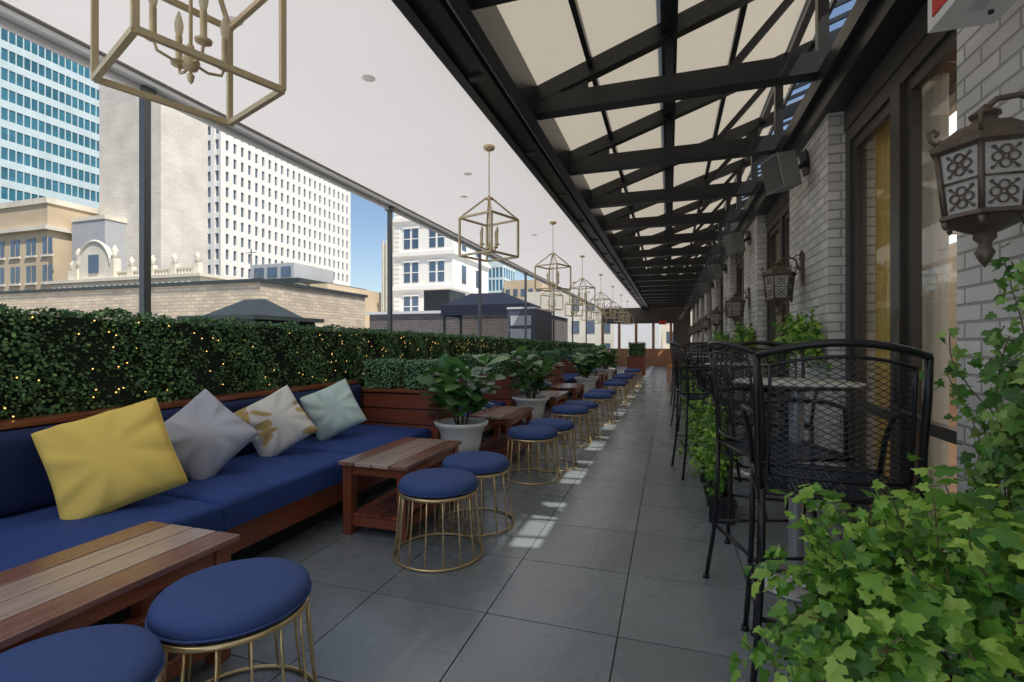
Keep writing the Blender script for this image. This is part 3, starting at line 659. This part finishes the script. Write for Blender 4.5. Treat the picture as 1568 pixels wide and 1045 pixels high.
# ------------------------------------------------------------ far end
b=MB()
b.box(-3.7,1.1,YE,YE+.2,-.3,.95,'deck'); b.box(-3.7,1.1,YE,YE+.2,2.35,3.6,'bronze')
for x in np.linspace(-3.7,.95,6): b.box(x,x+.14,YE,YE+.2,.95,2.35,'deck')
b.box(.2,1.1,YE-.01,YE+.21,.95,2.35,'bronze')
b.obj('end_windows')
b=MB(); b.box(-.5,-.15,26,26.04,2.2,2.4,'red'); b.box(-.34,-.31,26,26.02,2.4,3.2,'black'); b.obj('hanging_sign')
b=MB(); 
for s in(-1,1):
    for t in(-1,1): b.beam((s*.2,t*.2,0),(s*.18,t*.18,.45),.035,.035,'orange')
b.box(-.22,.22,-.22,.22,.45,.5,'orange'); b.beam((-.2,-.2,.5),(-.2,-.26,.95),.035,.035,'orange'); b.beam((.2,-.2,.5),(.2,-.26,.95),.035,.035,'orange'); b.box(-.2,.2,-.27,-.23,.7,.92,'orange')
oc=b.mesh('orange_chair'); place('orange_chair',oc,(.25,17,0),.3); place('orange_chair',oc,(.2,18.2,0),2)
b=MB(); b.box(-1.6,-.9,20.0,20.6,0,.7,'woodx'); b.box(-1.62,-.88,19.98,20.62,.7,.74,'woodx'); leafy_box(b,-1.55,-.95,20.05,20.55,.76,1.25,1200,.05); b.box(-1.53,-.97,20.07,20.53,.74,1.23,'core'); b.obj('wooden_planter')

# ------------------------------------------------------------ roof neighbours
b=MB(); b.box(-60,-9,9,13.1,-.5,2.68,'brickt'); b.box(-60,-8.94,8.94,13.16,2.68,2.76,'darkmetal'); b.obj('brick_parapet_building')
b=MB(); cx,cy=-6.0,5.9
b.box(cx-.6,cx+.6,cy-.6,cy+.6,-.5,1.60,'darkmetal'); b.box(cx-.7,cx+.7,cy-.7,cy+.7,1.60,1.66,'darkmetal')
b.add([(cx-.5,cy-.5,1.66),(cx+.5,cy-.5,1.66),(cx+.5,cy+.5,1.66),(cx-.5,cy+.5,1.66),(cx-.2,cy,1.94),(cx+.2,cy,1.94)],[(0,1,5,4),(1,2,5),(2,3,4,5),(3,0,4)],'darkmetal'); b.obj('roof_vent_housing')
b=MB(); b.box(-13.5,-5.4,20,27,-.5,2.6,'brickd'); b.box(-13.6,-5.3,19.9,27.1,2.6,2.72,'trimgray')
b.box(-11.7,-10.3,22,24,2.72,3.9,'black'); b.obj('dark_brick_building')
b=MB(); x0,x1,y0,y1=-8.6,-5.0,17.6,19.4
for x in(x0+.1,x1-.1):
    for yy in(y0+.1,y1-.1): b.box(x-.04,x+.04,yy-.04,yy+.04,-.5,2.5,'black')
b.add([(x0,y0,2.75),(x1,y0,2.75),(x1,y1,2.75),(x0,y1,2.75),(x0+.9,(y0+y1)/2,3.28),(x1-1.3,(y0+y1)/2,3.28)],[(0,1,5,4),(1,2,5),(2,3,4,5),(3,0,4)],'navycanvas')
b.box(x0,x1,y0-.01,y0+.01,2.35,2.75,'navycanvas'); b.box(x1-.01,x1+.01,y0,y1,2.35,2.75,'navycanvas'); b.box(x0-.01,x0+.01,y0,y1,2.35,2.75,'navycanvas')
b.obj('navy_canvas_pavilion')
b=MB(); b.box(-4.7,-3.85,14.2,16.5,-.5,2.3,'bluegray'); b.box(-4.72,-3.83,14.18,16.52,2.3,2.36,'trimgray')
for i in range(6): b.box(-4.6,-3.95,14.17,14.19,-.2+i*.4,.1+i*.4,'graywall')
b.obj('utility_cabin')
b=MB(); b.box(-3.6,-.6,YE+6,YE+9,-.5,2.9,'white'); b.obj('far_white_wall')

# ------------------------------------------------------------ city buildings
def tower(name,x0,x1,y0,y1,z0,z1,core,fr,nx,ny,nf,pier,band,proud=.35,roof='roofgray',topband=1.5):
    b=MB(); b.box(x0,x1,y0,y1,z0,z1,core); H=(z1-z0)/nf
    for i in range(nf+1):
        z=z0+i*H; t=band if i<nf else topband; b.box(x0-proud,x1+proud,y0-proud,y1+proud,z-(0 if i<nf else .2),z+t,fr)
    for i in range(ny+1):
        y=y0+(y1-y0)*i/ny; b.box(x1,x1+proud*1.25,y-pier/2,y+pier/2,z0,z1+topband*.9,fr)
    for i in range(nx+1):
        x=x0+(x1-x0)*i/nx; b.box(x-pier/2,x+pier/2,y0-proud*1.25,y0,z0,z1+topband*.9,fr)
    return b.obj(name)
tower('white_office_tower',-86,-80,71,109,-40,42.5,'winglass','concw',3,22,28,1.0,1.05,proud=.25)
tower('glass_tower',-142,-130,62,82,-40,82,'tealglass','spandrel',6,16,30,.16,1.6,proud=.12)
tower('blue_glass_tower',-190,-150,52,60,-40,120,'bluglass','tealglass',16,4,48,.2,.5,proud=.1)
b=MB(); b.box(-71,-60,44.5,51,-40,37,'brickT'); b.box(-71.3,-59.7,44.2,51.3,37,37.8,'stone')
b.obj('pale_brick_tower')
b=MB(); b.box(-100,-73,40,52,-40,18.5,'tan'); b.box(-100.2,-72.8,39.8,52.2,18.5,19.2,'stone'); b.box(-100.5,-72.5,39.5,52.5,15.2,15.7,'stone')
for i in range(9):
    for j in range(4):
        for q in(0,1): b.box(-98.6+i*3.1+q*1.0,-97.9+i*3.1+q*1.0,39.93,40.0,2+j*3.4,4.1+j*3.4,'winglass')
        b.box(-98.8+i*3.1,-96.7+i*3.1,39.8,40,1.7+j*3.4,1.95+j*3.4,'stone')
b.obj('tan_building')
b=MB(); b.box(-72,-66,42,52,-40,16.5,'graywall'); b.box(-72.1,-65.9,41.9,52.1,16.5,17,'stone'); b.obj('gray_building')
b=MB(); b.box(-53,-36,30,42,-40,6.2,'stone'); 
for (a,o,t) in((6.2,.5,.35),(5.3,.25,.2),(6.55,.8,.25)): b.box(-53-o,-36+o,30-o,42+o,a,a+t,'stone')
for i in range(24):
    x=-52.6+i*.7; b.box(x-.12,x+.12,30-.72,30-.5,5.75,6.2,'stone')
for i in range(7):
    x=-51.5+i*2.5; b.box(x-.3,x+.3,29.9,30.3,6.8,7.8,'stone'); b.lathe([(0,0),(.25,.1),(.12,.3),(.28,.5),(0,.9)],'stone',(x,30.1,7.8),10)
    if i<6: b.box(x+.3,x+2.2,29.95,30.25,7.35,7.5,'stone')
    if i<6:
        for q in range(5): b.lathe([(.1,0),(.16,.15),(.07,.35),(.1,.5)],'stone',(x+.55+q*.36,30.1,6.85),8)
    for q in (0,.75): b.box(x+.5+q,x+1.05+q,29.95,30.02,2.2,4.6,'winglass')
    b.box(x-.15,x+.15,29.75,30,-5,5.3,'stone')
pts=[]; cx=-48.2
for t in np.linspace(0,math.pi,17): pts.append((cx-2.0*math.cos(t),7.9+2.2*math.sin(t)))
vs=[(x,29.8,z) for x,z in pts]+[(x,30.3,z) for x,z in pts]; n=17
b.add(vs+[(cx-2,29.8,6.8),(cx+2,29.8,6.8)],[tuple(range(n-1,-1,-1))+(34,35)]+[(i,i+1,n+i+1,n+i) for i in range(n-1)],'stone')
b.box(cx-.6,cx+.6,29.7,29.8,7.4,9.0,'winglass'); b.tube([(cx-2.1*math.cos(t),29.8,7.9+2.3*math.sin(t)) for t in np.linspace(0,math.pi,15)],.14,'stone',6)
for q in(-2.3,2.3): b.box(cx+q-.3,cx+q+.3,29.7,30.3,6.8,8.6,'stone'); b.lathe([(0,0),(.3,.1),(.15,.4),(.3,.7),(0,1.2)],'stone',(cx+q,30,8.6),10)
b.obj('ornate_limestone_building')
b=MB(); b.box(-36,-29,33,42,-40,6.2,'stone'); b.box(-36.2,-28.8,32.8,42.2,6.2,6.6,'darkmetal'); b.box(-34,-29.5,33,38,6.6,7.9,'graywall'); b.box(-28.8,-27,34,42,-40,6.2,'tan')
for i in range(3): b.box(-33.6+i*1.4,-32.6+i*1.4,32.95,33,6.8,7.6,'winglass')
b.tube([(-35,34,6.6),(-35,34,9.5)],.05,'black',5); b.tube([(-35.6,34,9.2),(-34.4,34,9.2)],.03,'black',5)
b.obj('low_rooftop_building')
b=MB(); x0,x1,y0,y1=-24.3,-18.4,40,49
b.box(x0,x1,y0,y1,-40,17,'concw')
for z in(3.0,6.1,9.2,12.4): b.box(x0-.25,x1+.25,y0-.25,y1+.2,z,z+.35,'concw'); b.box(x0-.1,x1+.1,y0-.1,y1+.1,z-.25,z,'concw')
for j in range(5):
    for i in range(2):
        for q in range(2):
            x=x0+1.0+i*2.6+q*.85; z=.6+j*3.1
            b.box(x-.08,x+.72,y0-.1,y0+.1,z+1.85,z+2.0,'concw'); b.box(x,x+.62,y0-.03,y0,z,z+1.8,'winglass'); b.box(x,x+.62,y0-.06,y0-.03,z+.85,z+.93,'concw')
    for i in range(2): b.box(x1,x1+.03,y0+2+i*3.5,y0+3.0+i*3.5,.6+j*3.1,2.3+j*3.1,'winglass')
for i in range(40): b.box(x0-.06,x0+.55,y0-.05,y0,-2+i*.42,-1.7+i*.42,'concw')
b.obj('white_stone_building')
b=MB(); b.box(-96,-90,150,158,-40,36,'stone'); b.box(-95,-91,151,157,36,41,'stone'); b.box(-94,-92,152,156,41,45,'stone')
for i in range(5): b.box(-96+i*1.4,-95.5+i*1.4,149.6,150,-40,37,'stone')
b.obj('art_deco_tower')
tower('distant_blue_tower',-46,-41,120,130,-40,21,'bluglass','spandrel',5,5,18,.3,.6,proud=.15)
b=MB(); b.box(-40,-30,118,130,-40,17,'tan'); b.box(-29,-15,100,120,-40,12,'stone'); 
for i in range(5):
    for j in range(6): b.box(-39.5+i*2,-38.4+i*2,117.9,118,-2+j*3,-.2+j*3,'winglass')
b.obj('distant_tan_building')
b=MB()
for (a,c2,y,h) in((-14,-2,70,9),(-1,12,80,14),(-62,-46,90,6),(-150,-100,120,30)):
    b.box(a,c2,y,y+14,-40,h,'stone')
    for i in range(int((c2-a)/2.2)):
        for j in range(4): b.box(a+.6+i*2.2,a+1.7+i*2.2,y-.05,y,h-3.2-j*3.2,h-1.4-j*3.2,'winglass')
b.obj('distant_buildings')

# ------------------------------------------------------------ light
w=bpy.data.worlds.new('World'); scene.world=w; w.use_nodes=True; nt=w.node_tree
bg=nt.nodes['Background']; sky=nt.nodes.new('ShaderNodeTexSky'); sky.sky_type='NISHITA'; sky.sun_disc=False
sd=Vector((.50,-.30,.90)).normalized()
sky.sun_elevation=math.asin(sd.z); sky.sun_rotation=math.atan2(sd.x,sd.y)
nt.links.new(sky.outputs[0],bg.inputs[0]); bg.inputs[1].default_value=.15
L=bpy.data.lights.new('sun','SUN'); L.energy=5; L.angle=math.radians(.5); L.color=(1,.95,.87)
lo=bpy.data.objects.new('sun',L); scene.collection.objects.link(lo); lo.rotation_euler=sd.to_track_quat('Z','Y').to_euler()
cam=bpy.data.cameras.new('cam'); co=bpy.data.objects.new('camera',cam); scene.collection.objects.link(co)
cam.lens=36*750/1568; cam.sensor_width=36; cam.shift_y=.0016; cam.clip_end=3000; cam.clip_start=.05
co.location=(0,0,1.28); co.rotation_euler=(math.radians(90),0,math.radians(17.8)); scene.camera=co
